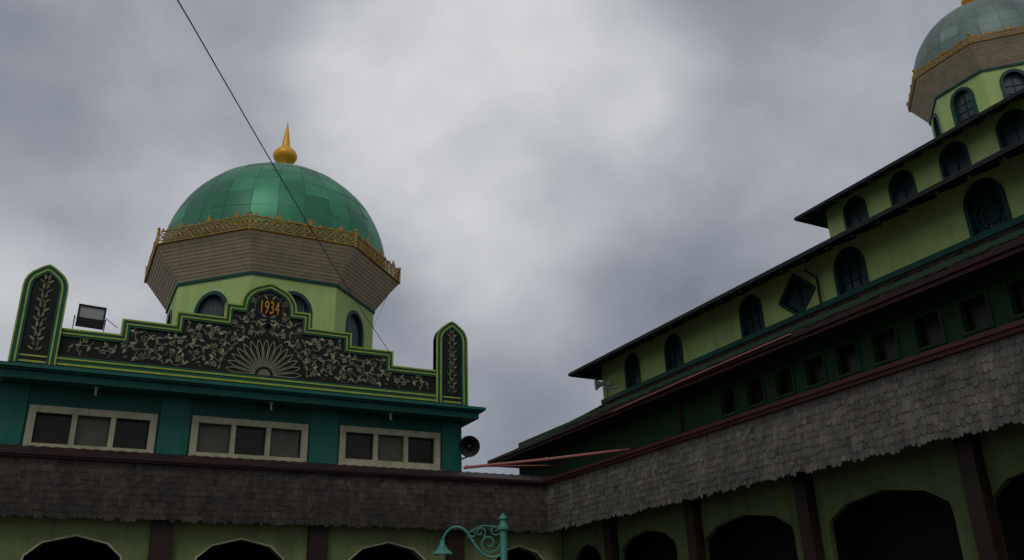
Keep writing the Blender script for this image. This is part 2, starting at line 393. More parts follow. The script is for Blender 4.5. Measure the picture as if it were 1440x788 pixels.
def scroll(mb,cx,cy,r,hand,rnd,mir=True,lim=None):
    shs=[rnd.uniform(.55,1.5) for _ in range(24)]
    for sx in ((1,-1) if mir else (1,)):
        pts=[]; n=20
        a0=(cx*3.1+cy*5)%6.28
        leaves=[]
        for i in range(n+1):
            t=i/n; rr=r*(1-.62*t); a=a0+hand*t*6.2
            pts.append((sx*(cx+rr*math.cos(a)),cy+rr*math.sin(a)))
            if i%4==0 and i<n: leaves.append((cx+rr*math.cos(a),cy+rr*math.sin(a),a,rr,t,i))
        run=[]
        for p in pts+[None]:
            if p is not None and (lim is None or lim(p[0],p[1])): run.append(p)
            else:
                if len(run)>3: mb.band(fP,off(run,.008),off(run,-.008),.002,.010,sh=.7)
                run=[]
        if lim is None or lim(sx*cx,cy): flower(mb,sx*cx,cy,.058,shs[0])
        for li,(lx,ly,a,rr,t,i) in enumerate(leaves):
            for da,ls in ((hand*.55,1.0),(hand*1.9,.8)):
                out=a+da
                ll=(.150-.04*t)*(r/.2)*ls
                ex=lx+ll*math.cos(out); ey=ly+ll*math.sin(out)
                if lim and not (lim(sx*ex,ey) and lim(sx*lx,ly)): continue
                ang=out if sx==1 else math.pi-out
                leaf(mb,sx*lx,ly,ang,ll,.060*ls,shs[1+li]*(1 if ls==1 else .75),.010+.006*(li%2),.30*hand*sx)
rnd=random.Random(11)
fanr=50*K
def lim(x,y):
    if y<.21 or y>hgt(x)-.17: return False
    if abs(x)>W-.06: return False
    for a in (.15,.23,.475,.73,1):
        if a*W-.17<abs(x)<a*W and y>hgt(abs(x)+.18)-.17: return False
    if math.hypot(x,y-.2)<fanr+.05: return False
    if math.hypot(x,y-(104*K))<18*K: return False
    return True
cv=MB(); x=.0; ci=0
while x<W+.3:
    yy=.36 if ci%2 else .56
    while yy<hgt(x)+.1:
        scroll(cv,x,yy,.185,1 if (ci+int(yy*3))%2 else -1,rnd,True,lim); yy+=.40
    x+=.365; ci+=1
for i in range(260):
    x=rnd.uniform(.05,W); y=rnd.uniform(.22,2.6)
    a=rnd.uniform(0,6.28)
    if lim(x,y) and lim(x+.1*math.cos(a),y+.1*math.sin(a)):
        s=rnd.uniform(.3,1.0)
        leaf(cv,x,y,a,.085,.040,s,.012,.3); leaf(cv,-x,y,math.pi-a,.085,.040,s,.012,-.3)
cv.build('carving',LEAF,par)
# fan rosette: narrow pointed petals in outline
fn=MB(); ns=15
for i in range(ns):
    a=math.pi*(i+.5)/ns
    r0,r1=.20,fanr*.80; hw=.5*math.pi/ns*.90
    P=[(r0*math.cos(a+hw*.6),.2+r0*math.sin(a+hw*.6)),(r1*math.cos(a+hw),.2+r1*math.sin(a+hw)),((fanr*.92)*math.cos(a+hw*.55),.2+(fanr*.92)*math.sin(a+hw*.55)),(fanr*1.01*math.cos(a),.2+fanr*1.01*math.sin(a)),((fanr*.92)*math.cos(a-hw*.55),.2+(fanr*.92)*math.sin(a-hw*.55)),(r1*math.cos(a-hw),.2+r1*math.sin(a-hw)),(r0*math.cos(a-hw*.6),.2+r0*math.sin(a-hw*.6))]
    P=P[::-1]
    I=off(P,-.016,True); cxm=sum(p[0] for p in P)/len(P); cym=sum(p[1] for p in P)/len(P)
    if sum(math.hypot(p[0]-cxm,p[1]-cym) for p in I)>sum(math.hypot(p[0]-cxm,p[1]-cym) for p in P): I=off(P,.016,True)
    fn.band(fP,P,I,.002,.018,True)
fn.prism([(.14*math.cos(t),.2+.14*math.sin(t)) for t in [math.pi*i/12 for i in range(13)]],fP,.002,.03,.6)
fn.build('fan_rosette',FANM,par)
mc=(0,107*K)
md=MB(); ci_=[math.pi*(-.12+1.24*i/30) for i in range(31)]
md.band(fP,[(19.5*K*math.cos(t),mc[1]+19.5*K*math.sin(t)) for t in ci_],[(18.7*K*math.cos(t),mc[1]+18.7*K*math.sin(t)) for t in ci_],.002,.015,False,.5)
for sx in (-1,1):
    for dy,an in ((-.20,.2),(-.27,-.3),(.24,.5)):
        a_=an if sx==1 else math.pi-an; leaf(md,sx*.04,mc[1]+dy-.02,a_,.15,.055,.8,.014,.3*sx)
md.build('medallion',LEAF,par)
tcv=bpy.data.curves.new('t','FONT'); tcv.body='1934'; tcv.size=.40; tcv.extrude=.015; tcv.align_x='CENTER'; tcv.align_y='CENTER'; tcv.space_character=1.10
to=bpy.data.objects.new('t',tcv); COL.objects.link(to)
bpy.context.view_layer.update()
me=bpy.data.meshes.new_from_object(to.evaluated_get(bpy.context.evaluated_depsgraph_get()))
bpy.data.objects.remove(to)
for v in me.vertices:
    a,b,c=v.co; b*=1.12; a*=.53
    v.co=fP.p(a,mc[1]+b-.01,c+.03)
me.materials.clear(); me.materials.append(ORG)
ca=me.color_attributes.new('shade','FLOAT_COLOR','CORNER'); ca.data.foreach_set('color',[1.0]*4*len(ca.data))
to=bpy.data.objects.new('date_numerals',me); COL.objects.link(to); to.parent=par
def pillar(x0,x1):
    H=123*K; w=x1-x0; m=(x0+x1)/2; s=H-.62*w
    pts=[(x0,-.05),(x0,s)]
    for i in range(1,12):
        t=i/12; aa=math.pi*(1-t); pts.append((m+w/2*math.cos(aa),s+(H-s)*.86*math.sin(aa)+(H-s)*.14*max(0,1-abs(t-.5)/.16)))
    pts+=[(x1,s),(x1,-.05)]
    o=MB(); o.prism(pts,fP,-.16,.06); p=o.build('pillar',PANEL,hall)
    a=MB(); a.band(fP,pts,off(pts,-.16),-.17,.09); a.build('pillar_border',TEALD,p)
    for d0,d1 in ((.012,-.018),(-.085,-.117)):
        b=MB(); b.band(fP,off(pts,d0),off(pts,d1),.05,.102); b.build('stripe',YEL,p)
    c=MB(); y=.24; kk=0
    stem=[(m+.05*math.sin(t*14),.2+(s+.05)*t) for t in [j/30 for j in range(31)]]
    c.band(fP,off(stem,.008),off(stem,-.008),.002,.012,sh=.6)
    while y<s+.12:
        for sx in (-1,1):
            for dy,an in ((0,.35),(.07,1.15)):
                ang=an if sx==1 else math.pi-an
                leaf(c,m+sx*.02,y+dy,ang,.135,.052,rnd.uniform(.35,1.0),.016,.25*sx)
        y+=.205; kk+=1
    c.v=[tuple(V(v)+V((0,-.06,0))) for v in c.v]
    c.build('carving',LEAF,p)
pillar(W+.01,W+PWD); pillar(-W-PWD,-W-.01)
# octagon drum + dome
def octa_dome(parent,c,Rw,zw,drop,Rd,zd0,rdome,zdome,squash,dm,win_faces,winw,winz,bal=.5,nlon=28,nlat=9,finscale=1.0,drumm=LIME,sidem=SIDING,dc=(0,0),seam=None,glass=None,pvar=1.0):
    cx,cy=c; ap=math.cos(R(22.5))
    ztop=zw-drop
    dr=MB()
    wl=[]
    for k in range(8):
        a=R(-90+45*k); n=V((math.cos(a),math.sin(a),0)); fr=Fr(V((cx,cy,0))+n*Rd*ap,n); hw=Rd*math.sin(R(22.5))
        op=op_round(0,winw,winz[0],winz[1],pt=1.15)
        wall(dr,fr,-hw,hw,zd0,ztop+.02,[op] if k in win_faces else [],.16)
        if k in win_faces: wl.append((fr,op))
    d=dr.build('drum',drumm,parent)
    for fr,op in wl:
        window(d,fr,op,FRT,glass or GLC,.07,.02,1 if glass else 0,3 if glass else 0,pleat=glass is None)
    tr=MB()
    for k in range(8):
        a=R(-90+45*k); n=V((math.cos(a),math.sin(a),0)); fr=Fr(V((cx,cy,0))+n*Rd*ap,n); hw=Rd*math.sin(R(22.5))+.015
        tr.fbox(fr,-hw,hw,ztop-.075,ztop+.0,.003,.04)
    tr.build('trim_band',TEALD,d)
    sd=MB(); nb=11
    def vert(k,r,z): a=R(-112.5+45*k); return V((cx+r*math.cos(a),cy+r*math.sin(a),z))
    for k in range(8):
        for i in range(nb):
            t0=i/nb; t1=(i+1)/nb
            r0=lerp(Rd+.03,Rw,t0); r1=lerp(Rd+.03,Rw,t1); z0=lerp(ztop,zw,t0); z1=lerp(ztop,zw,t1)
            e=.008
            s_=rnd.uniform(.92,1.06)
            sd.quad(vert(k,r0+e,z0-e),vert(k+1,r0+e,z0-e),vert(k+1,r1,z1),vert(k,r1,z1),s_)
            sd.quad(vert(k,r0+e,z0-e),vert(k+1,r0+e,z0-e),vert(k+1,r0-.02,z0),vert(k,r0-.02,z0),.6)
        sd.quad(vert(k,Rw,zw),vert(k+1,Rw,zw),vert(k+1,Rw+.02,zw+.05),vert(k,Rw+.02,zw+.05),.8)
        sd.add([vert(k,Rw+.02,zw+.05),vert(k+1,Rw+.02,zw+.05),V((cx,cy,zw+.051))],[(0,1,2)],.6)
    sd.build('flared_eave',sidem,parent)
    for k in range(8):
        a=R(-90+45*k); n=V((math.cos(a),math.sin(a),0)); rb=Rw+.04; fr=Fr(V((cx,cy,zw))+n*rb*ap,n); hw=rb*math.sin(R(22.5))
        b=MB(); h=bal*.64; q_=bal/.5
        b.tube([fr.p(-hw,.03),fr.p(hw,.03)],.024*q_,6); b.tube([fr.p(-hw,h),fr.p(hw,h)],.020*q_,6)
        nm=max(4,round(2*hw/(.23*q_))); s=2*hw/nm
        for i in range(nm):
            u=-hw+s*(i+.5)
            m_=h*.5+.02; rr=min(s,h-.05)*.40
            b.tube([fr.p(u+rr*math.cos(t),m_+rr*math.sin(t)) for t in [2*math.pi*j/8 for j in range(9)]],.014*q_,5)
            b.lathe([(.0,-.015),(.035*q_,-.01),(.035*q_,.01),(0,.015)],fr.p(u,m_),n,8)
            b.tube([fr.p(u-s/2,.05),fr.p(u,m_),fr.p(u+s/2,h)],.012*q_,4); b.tube([fr.p(u-s/2,h),fr.p(u,m_),fr.p(u+s/2,.05)],.012*q_,4)
            b.tube([fr.p(u-s/2,.03),fr.p(u-s/2,h)],.012*q_,4)
            big=(i==nm//2); g=(bal-h)*(1.25 if big else (.95 if i%3==(nm//2)%3 else .45)); 
            b.prism([(u-.018,h),(u-.038,h+g*.45),(u,h+g),(u+.038,h+g*.45),(u+.018,h)],fr,-.01,.01)
            if g>(bal-h)*.7:
                for sx in (-1,1):
                    b.prism([(u+sx*.01,h),(u+sx*.08,h+g*.25),(u+sx*.115,h+g*.65),(u+sx*.035,h+g*.38)],fr,-.008,.008)
        b.tube([fr.p(-hw,-.02),fr.p(-hw,h+.06)],.026*q_,6); b.lathe([(.0,0),(.04,.02),(.04,.05),(0,.10)],fr.p(-hw,h+.05),Z,8)
        b.build('balustrade_panel',GOLD,parent)
    cx+=dc[0]; cy+=dc[1]
    base=MB(); pr=[]
    for i in range(25):
        t=math.pi/2*i/24; pr.append(((rdome-.010)*math.cos(t),(rdome-.010)*squash*math.sin(t)))
    pr=[(rdome-.010,-(zdome-zw)+.06)]+pr
    base.lathe(pr,(cx,cy,zdome),Z,96); 
    D=base.build('dome',seam or DOMES,parent,True)
    pn=MB(); r2=random.Random(5)
    colv=[r2.uniform(.88,1.14) for _ in range(nlon)]
    for i in range(nlat):
        t0=math.pi/2*i/nlat*.965; t1=math.pi/2*(i+1)/nlat*.965
        for j in range(nlon):
            g0=2*math.pi*(j+.0)/nlon; g1=2*math.pi*(j+1)/nlon
            ga=g0+.0018; gb=g1-.0018; ta=t0+.0012; tb=t1-.0012
            dr0=[r2.uniform(-.005,.010)*pvar for _ in range(4)]
            P=[]; ss=4
            for a in range(ss+1):
                for b_ in range(ss+1):
                    g=lerp(ga,gb,a/ss); t=lerp(ta,tb,b_/ss)
                    dd=lerp(lerp(dr0[0],dr0[1],a/ss),lerp(dr0[2],dr0[3],a/ss),b_/ss)
                    rr=rdome+dd
                    P.append(V((cx+rr*math.cos(t)*math.cos(g),cy+rr*math.cos(t)*math.sin(g),zdome+rr*squash*math.sin(t))))
            F=[(a*(ss+1)+b_,(a+1)*(ss+1)+b_,(a+1)*(ss+1)+b_+1,a*(ss+1)+b_+1) for a in range(ss) for b_ in range(ss)]
            s_=r2.uniform(1-.16*pvar,1+.14*pvar)*lerp(1,colv[j],pvar)
            if r2.random()<.12*pvar: s_*=1.3
            pn.add(P,F,s_)
    pn.build('dome_panels',dm,D,True)
    fs=finscale; zt=zdome+rdome*squash-.02
    f_=MB(); f_.lathe([(.46*fs,-.1),(.40*fs,.04*fs),(.24*fs,.12*fs),(.16*fs,.24*fs),(.15*fs,.38*fs),(.20*fs,.47*fs),(.285*fs,.55*fs),(.335*fs,.64*fs),(.34*fs,.72*fs),(.30*fs,.82*fs),(.21*fs,.91*fs),(.14*fs,.97*fs),(.115*fs,1.08*fs),(.095*fs,1.22*fs),(.068*fs,1.42*fs),(.035*fs,1.64*fs),(.006,1.86*fs)],(cx,cy,zt),Z,28)
    f_.build('finial',GOLDB,D,True)
DC=onY(385,398,23.0)
octa_dome(hall,(DC.x,23.0),3.46,DC.z,.84,2.80,zc1,3.06,DC.z+.42,.97,DOMEG,range(8),.84,(DC.z-2.25,DC.z-1.28),bal=.56,dc=(.03,0),finscale=1.04)
# ================================================================ MAIN MOSQUE (right)
mq=thing('tiered_mosque','tall lime green mosque with stepped dark eaves, arched windows and pale dome on the right','mosque building',(23,12.5,0))
CX,CY=23.0,12.5
def zr(px,py,x): return onX(px,py,x).z
X2=13.4; Y2=7.45; XH2=CX-X2
zs=(zr(1440,312,X2)+zr(900,545,X2))/2
X3e=11.2; z3=(zr(1440,345,X3e)+zr(900,560,X3e))/2
X2e=12.5; z2=(zr(1440,204,X2e)+zr(830,509,X2e))/2
Xte=18.5; zte=(zr(1440,130,Xte)+zr(1150,292,Xte))/2+.05
def rectwalls(mb,x0,x1,y0,y1,z0,z1,front_ops,t=.16):
    wall(mb,Fr((x0,0,0),(-1,0,0)),-y1,-y0,z0,z1,front_ops,t)
    mb.quad(V((x0,y0,z0)),V((x1,y0,z0)),V((x1,y0,z1)),V((x0,y0,z1)))
    mb.quad(V((x0,y1,z0)),V((x1,y1,z0)),V((x1,y1,z1)),V((x0,y1,z1)))
    mb.quad(V((x1,y0,z0)),V((x1,y1,z0)),V((x1,y1,z1)),V((x1,y0,z1)))
def hip(parent,name,o,zo,i,zi,topm,soffm,th=.1,fasm=None,fh=.1,shing=False):
    ox,oy=o; ix,iy=i
    O=[(CX-ox,CY-oy),(CX+ox,CY-oy),(CX+ox,CY+oy),(CX-ox,CY+oy)]; I=[(CX-ix,CY-iy),(CX+ix,CY-iy),(CX+ix,CY+iy),(CX-ix,CY+iy)]
    t=MB()
    for k in range(4):
        l=(k+1)%4
        A=V((*O[k],zo));B=V((*O[l],zo));C=V((*I[l],zi));D=V((*I[k],zi))
        if shing and k==3: t.quad(A,B,C,D,.6)
        else: corr(t,A,B,C,D,int((B-A).length/.16),.02)
    r=t.build(name,topm,parent)
    s=MB()
    for k in range(4):
        l=(k+1)%4
        s.quad(V((*O[k],zo-th)),V((*O[l],zo-th)),V((*I[l],zi-th)),V((*I[k],zi-th)))
    s.build('soffit',soffm,r)
    fa=MB()
    fa.box(CX-ox-.03,CX-ox,CY-oy-.03,CY+oy+.03,zo-fh,zo+.035); fa.box(CX+ox,CX+ox+.03,CY-oy-.03,CY+oy+.03,zo-fh,zo+.035)
    fa.box(CX-ox,CX+ox,CY-oy-.03,CY-oy,zo-fh,zo+.035); fa.box(CX-ox,CX+ox,CY+oy,CY+oy+.03,zo-fh,zo+.035)
    fa.build('fascia',fasm,r)
    return r
YT1=9.9; fT=Fr((XT1,0,0),(-1,0,0)); ops=[]
for L_,R_,T_,B_ in ((1014,1036,548,584),(1050,1075,533,570),(1091,1117,518,557),(1132,1161,502,543),(1176,1209,484,527),(1227,1264,464,509),(1286,1327,440,488),(1350,1393,415,465),(1418,1466,388,440)):
    a0=-onX(L_,(T_+B_)/2,XT1).y;a1=-onX(R_,(T_+B_)/2,XT1).y; c=(L_+R_)/2
    ops.append([a0,a1,zr(c,B_,XT1),zr(c,T_,XT1)])
b_=sum(o[2] for o in ops)/len(ops); t_=sum(o[3] for o in ops)/len(ops)
OPS1=[op_rect(o[0],o[1],b_,t_) for o in ops]
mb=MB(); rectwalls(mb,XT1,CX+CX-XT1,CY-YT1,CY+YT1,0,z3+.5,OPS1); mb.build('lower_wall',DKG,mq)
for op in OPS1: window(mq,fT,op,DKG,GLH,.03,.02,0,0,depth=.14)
r3=hip(mq,'lower_roof',(CX-X3e,10.4),z3,(XH2,Y2),zs-.02,SHR,SOF,.1,MAR,.12,True)
m=MB(); m.box(X3e-.08,X3e-.031,CY-10.4,CY+10.4,z3-.05,z3+.03); m.build('gutter',MARD,r3)
sh=MB()
U=V((0,-1,0)); up=(V((X2,0,zs-.02))-V((X3e,0,z3))); dl=up.length; dn=-up.normalized(); nn=U.cross(dn); 
if nn.z<0: nn=-nn
shingles(sh,V((X2,CY+Y2+.0,zs-.02))+nn*.01,U,dn,nn,2*Y2,dl,.12,.14,jit=.015,lift=.02,seed=9)
sh.build('shingles',SHR,r3)
f2=Fr((X2,0,0),(-1,0,0)); ops=[]
for L_,R_,T_,B_ in ((881,899,499,550),(937,959,472,527),(1043,1072,417,481),(1176,1217,349,420),(1360,1416,252,338)):
    c=(L_+R_)/2; m_=(T_+B_)/2
    ops.append([-onX(L_,m_,X2).y,-onX(R_,m_,X2).y,zr(c,B_,X2),zr(c,T_,X2)])
OPS2=[op_round((o[0]+o[1])/2,o[1]-o[0],o[2],o[3],pt=1.15) for o in ops]
dia=op_diamond(-onX(1121,416,X2).y,abs(onX(1097,416,X2).y-onX(1146,416,X2).y),zr(1121,446,X2),zr(1121,387,X2))
mb=MB(); rectwalls(mb,X2,CX+XH2,CY-Y2,CY+Y2,zs-.6,z2+.55,OPS2+[dia]); mb.build('middle_wall',LIMEM,mq)
for i,op in enumerate(OPS2): window(mq,f2,op,FRT,GLS,.05,.02,2,3)
window(mq,f2,dia,FRT,GLS,.05,.02,1,0)
op=OPS2[4]; uc=(op[0][0]+op[0][-1])/2; zc_=lerp(op[2][0],max(op[1]),.45)
gr=MB()
for rr in (.28,.17): gr.tube([f2.p(uc+rr*math.cos(t),zc_+rr*math.sin(t),-.07) for t in [2*math.pi*j/20 for j in range(21)]],.018,5)
for j in range(8):
    t=math.pi*j/4; gr.tube([f2.p(uc+.05*math.cos(t),zc_+.05*math.sin(t),-.07),f2.p(uc+.28*math.cos(t),zc_+.28*math.sin(t),-.07)],.012,5)
gr.build('window_grille',FRT,mq)
m=MB(); m.fbox(f2,-(CY+Y2+.06),-(CY-Y2-.06),zs-.03,zs+.08,.002,.09); m.build('sill_band',TEALD,mq)
m=MB(); m.fbox(f2,-(CY+Y2+.02),-(CY+Y2-.16),zs+.09,z2+.35,.002,.03); m.build('corner_board',LIMEM,mq)
r2=hip(mq,'middle_roof',(CX-X2e,7.8),z2,(3.72,3.77),z2+3.15,ROOFD,SOF,.07,ROOFD,.05)
def rafters(x0,z0,x1,z1,ya,yb,step,drop,parent,w=.05,h=.08):
    m=MB(); m.hexa([V((x0,-w/2,z0-drop-h)),V((x1,-w/2,z1-drop-h)),V((x1,w/2,z1-drop-h)),V((x0,w/2,z0-drop-h)),V((x0,-w/2,z0-drop)),V((x1,-w/2,z1-drop)),V((x1,w/2,z1-drop)),V((x0,w/2,z0-drop))])
    first=m.build('rafter',SOF,parent); y=ya; n=0
    while y<yb:
        o=first if n==0 else first.copy()
        if n: COL.objects.link(o); o.parent=first.parent
        o.location.y=y; y+=step; n+=1
sl=3.15/(CX-3.72-X2e)
rafters(X2e+.02,z2,X2,z2+sl*(X2-X2e),CY-7.4,CY+7.6,.62,.05,r2)
rafters(Xte+.02,zte,19.3,zte+.5*.8,CY-3.9,CY+4.0,.6,.05,r2)
X3=19.3; Y3=3.75; ops=[]; f3=Fr((X3,0,0),(-1,0,0))
for L_,R_,T_ in ((1187,1220,279),(1250,1287,241),(1320,1364,202),(1401,1447,155)):
    c=(L_+R_)/2; m_=T_+22
    a0=-onX(L_,m_,X3).y;a1=-onX(R_,m_,X3).y; zt=zr(c,T_,X3); ops.append([a0,a1,zt])
zt=sum(o[2] for o in ops)/4
wd=sum(o[1]-o[0] for o in ops)/4*.95
OPS3=[op_round((o[0]+o[1])/2,wd,zt-1.3,zt,pt=1.05) for o in ops]
mb=MB(); rectwalls(mb,X3,2*CX-X3,CY-Y3,CY+Y3,z2+2,zte+.38,OPS3); mb.build('upper_wall',LIMEM,mq)
for op in OPS3: window(mq,f3,op,FRT,GLS,.05,.02,1,3)
hip(mq,'upper_roof',(4.5,4.2),zte,(1.6,1.6),zte+1.45,ROOFD,SOF,.07,ROOFD,.06)
zw2=16.5
octa_dome(mq,(CX,CY),2.36,zw2,.62,1.9,zte+.5,2.10,zw2+.25,1.08,DOMEP,range(8),.60,(zw2-1.95,zw2-.85),bal=.32,nlon=24,nlat=8,finscale=.7,glass=GLS,seam=DOMEP,drumm=LIME,pvar=.45)
def pipe(name,label,pts,r,m): 
    t=MB(); t.tube(pts,r,10)
    for p in pts[1:-1]: t.lathe([(r*1.35,-r*.8),(r*1.35,r*.8)],p,(V(pts[1])-V(pts[0])),10)
    return tag(t.build(name,m,None,True),label,'pipe')
p0=onX(953,552,11.82);p1=onX(957,606,11.82)
m=MB(); m.tube([p0+V((.3,0,.15)),p0,V((p0.x,p0.y,p1.z)),V((p0.x-.1,p0.y,p1.z-.1))],.035,8); m.build('drain_pipe',MAR,mq,True)
p0=onX(1148,390,13.33);p1=onX(1152,440,13.33)
m=MB(); m.tube([V((p0.x-.3,p0.y,p0.z+.1)),V((p0.x,p0.y,p0.z)),V((p0.x,p0.y,p1.z))],.025,8); m.build('drain_pipe',BRN,mq,True)
a=onX(862,579,11.10); b=onX(1112,470,11.10); zz=(a.z+b.z)/2
pipe('water_pipe','thin faded red pipe running along the dark shingled eave of the mosque',[V((11.10,a.y,a.z)),V((11.10,(a.y+b.y)/2,zz+.01)),V((11.10,b.y,b.z))],.017,PINK)
a=onY(652,658,18.6); b=onX(886,632,11.75)
pipe('rainwater_pipe','pinkish red pipe sloping over the low roof between the two mosque buildings',[a,a.lerp(b,.5)-V((0,0,.02)),b],.035,PINK)
a=onY(655,656,19.2); b=onX(780,655,11.7)
pipe('conduit_pipe','short pale red pipe lying flat on the maroon roof beside the longer pipe',[a,b],.022,PINK)
# ================================================================ LOUDSPEAKERS
def horn(name,label,c,ax,r,l,m,back):
    ax=V(ax).normalized(); t=thing(name,label,'loudspeaker',c)
    h=MB(); h.lathe([(r*.2,-l),(r*.22,-l*.8),(r*.30,-l*.55),(r*.5,-l*.28),(r*.86,-.03),(r,0),(r*1.03,.01),(r*1.0,.02),(r*.84,-.02),(r*.45,-l*.28),(r*.2,-l*.5),(.005,-l*.5)],c,ax,28)
    h.build('horn',m,t,True)
    h=MB(); h.lathe([(r*.15,-l*.5),(r*.2,-l*.3),(r*.17,-l*.12),(.004,-l*.08)],c,ax,16); h.build('center_plug',m,t,True)
    h=MB(); h.lathe([(r*.34,-l*1.25),(r*.38,-l*1.2),(r*.38,-l*.9),(r*.3,-l*.85)],c,ax,18); h.build('driver',m,t,True)
    h=MB(); h.tube([V(c)-ax*l*.8,V(c)-ax*l*.8+V((0,0,-r*.8)),V(back)],.022,6); h.build('bracket',m,t)
c=onY(660,628,18.95); horn('loudspeaker','black round horn loudspeaker at the right end of the teal wall',c,(-.42,-.85,-.12),.25,.42,BLK,(xe,19.6,c.z-.2))
c=onX(838,541,12.95); horn('loudspeaker','small white horn loudspeaker under the far end of the lime green wall eave',c,(-.85,.45,-.05),.17,.36,WHT,(13.4,c.y-.35,c.z-.12))
# ================================================================ FLOODLIGHT
c=onY(128,446,19.35); fl=thing('floodlight','grey floodlight on a bracket behind the left end of the carved parapet','floodlight',(c.x,c.y,zc1))
nfl=V((.12,-.98,-.14)).normalized(); ff=Fr(c,V((.12,-.98,0))); 
def tl(a,b,cc):
    up=nfl.cross(ff.u)
    if up.z<0: up=-up
    return c+ff.u*a+up*b+nfl*cc
m=MB(); hx,hz=.27,.24
m.hexa([tl(-hx,-hz,0),tl(hx,-hz,0),tl(hx*.75,-hz*.7,-.2),tl(-hx*.75,-hz*.7,-.2),tl(-hx,hz,0),tl(hx,hz,0),tl(hx*.75,hz*.7,-.2),tl(-hx*.75,hz*.7,-.2)])
for k in range(7):
    a=-hx*.7+k*hx*1.4/6; m.hexa([tl(a-.008,-hz*.65,-.15),tl(a+.008,-hz*.65,-.15),tl(a+.008,-hz*.6,-.27),tl(a-.008,-hz*.6,-.27),tl(a-.008,hz*.65,-.15),tl(a+.008,hz*.65,-.15),tl(a+.008,hz*.6,-.27),tl(a-.008,hz*.6,-.27)])
for a0,a1,b0,b1 in ((-hx,hx,hz-.045,hz),(-hx,hx,-hz,-hz+.045),(-hx,-hx+.035,-hz,hz),(hx-.035,hx,-hz,hz)):
    m.hexa([tl(a0,b0,.035),tl(a1,b0,.035),tl(a1,b0,.001),tl(a0,b0,.001),tl(a0,b1,.035),tl(a1,b1,.035),tl(a1,b1,.001),tl(a0,b1,.001)])
m.build('housing',BLK,fl)
m=MB(); m.hexa([tl(-hx+.03,-hz*.15,.018),tl(hx-.03,-hz*.15,.018),tl(hx-.03,-hz*.15,.004),tl(-hx+.03,-hz*.15,.004),tl(-hx+.03,hz-.04,.018),tl(hx-.03,hz-.04,.018),tl(hx-.03,hz-.04,.004),tl(-hx+.03,hz-.04,.004)]); m.build('glass',LENS,fl)
m=MB(); m.hexa([tl(-hx+.03,-hz+.04,.02),tl(hx-.03,-hz+.04,.02),tl(hx-.03,-hz+.04,.004),tl(-hx+.03,-hz+.04,.004),tl(-hx+.03,-hz*.2,.02),tl(hx-.03,-hz*.2,.02),tl(hx-.03,-hz*.2,.004),tl(-hx+.03,-hz*.2,.004)]); m.build('reflector',BLK,fl)
m=MB(); m.tube([tl(-hx-.03,0,-.08),tl(-hx-.03,-hz-.08,-.08),tl(hx+.03,-hz-.08,-.08),tl(hx+.03,0,-.08)],.014,6); q=tl(0,-hz-.08,-.08); m.tube([q,V((q.x,q.y,zc1))],.03,8); m.build('bracket',BLK,fl)
# ================================================================ CABLE
A=onY(548,496,19.1); B=onY(250,0,8.0); dirv=(B-A); 
pts=[]
for i in range(41):
    t=i/40*2.6; p=A+dirv*t; pts.append(p-V((0,0,.12*math.sin(math.pi*min(1,t)))))
m=MB(); m.tube(pts,.0075,6); tag(m.build('overhead_cable',BLK),'thin black overhead cable crossing the sky in front of the green dome','cable')
A=onY(520,470,19.4); B=onY(548,410,22.0); m=MB(); m.tube([A,B],.006,5); tag(m.build('stay_wire',GRYM),'fine grey stay wire beside the right edge of the green drum','wire')
A=onY(146,446,19.35); B=onY(165,458,19.3); m=MB(); m.tube([A,A.lerp(B,.5)+V((0,0,-.02)),V((B.x,YP+.1,B.z-.1))],.008,5); tag(m.build('power_lead',BLK),'short black lead hanging between the floodlight and the carved parapet','cable')
# ================================================================ STREET LAMP
d=ray(708,760); dh=math.hypot(d.x,d.y); base=CAM+d*(12.5/dh); lx,ly=base.x,base.y
dt=ray(708,722); ztop_=1.6+12.5*dt.z/math.hypot(dt.x,dt.y)
dep=(V((lx,ly,ztop_))-CAM).dot(FW); S=FPX/dep
lamp=thing('street_lamp','turquoise ornate street lamp with curled arm and bell shade in front of the shingle skirt','street lamp',(lx,ly,0))
m=MB(); m.lathe([(.20,0),(.20,.08),(.14,.14),(.12,.5),(.08,.62),(.07,.7),(.050,.8),(.050,ztop_-.75),(.07,ztop_-.72),(.07,ztop_-.68),(.050,ztop_-.65),(.050,ztop_-.25),(.08,ztop_-.22),(.08,ztop_-.18),(.050,ztop_-.14),(.045,ztop_-.10),(.065,ztop_-.08),(.045,ztop_-.04),(.02,ztop_-.01),(.005,ztop_)],(lx,ly,0),Z,20); m.build('post',LAMPG,lamp,True)
ru=-R0
def lp(x,y): return V((lx,ly,0))+ru*((708-x)/S)+Z*(ztop_-(y-722)/S)
def smooth(P,n=6):
    out=[]
    for i in range(len(P)-1):
        p0=P[max(0,i-1)];p1=P[i];p2=P[i+1];p3=P[min(len(P)-1,i+2)]
        for k in range(n):
            t=k/n; out.append(.5*((2*p1)+(-p0+p2)*t+(2*p0-5*p1+4*p2-p3)*t*t+(-p0+3*p1-3*p2+p3)*t**3))
    return out+[P[-1]]
m=MB(); m.tube(smooth([lp(*q) for q in ((704,778),(692,781),(678,775),(667,761),(657,746),(646,739),(634,741),(626,750),(623,759))]),.017,8)
def spiral(cx,cy,r,a0,turn):
    return [lp(cx+r*(1-.85*i/24)*math.cos(a0+turn*i/24),cy+r*(1-.85*i/24)*math.sin(a0+turn*i/24)) for i in range(25)]
m.tube(spiral(688,762,15,0,9),.012,6); m.tube(spiral(676,747,8,1,-8),.010,6); m.tube(spiral(697,744,8,.5,8),.010,6); m.tube(spiral(665,750,7,2.5,7),.009,6)
m.tube(smooth([lp(*q) for q in ((704,742),(690,739),(676,739),(664,745),(658,747))]),.011,6)
m.build('arm',LAMPG,lamp,True)
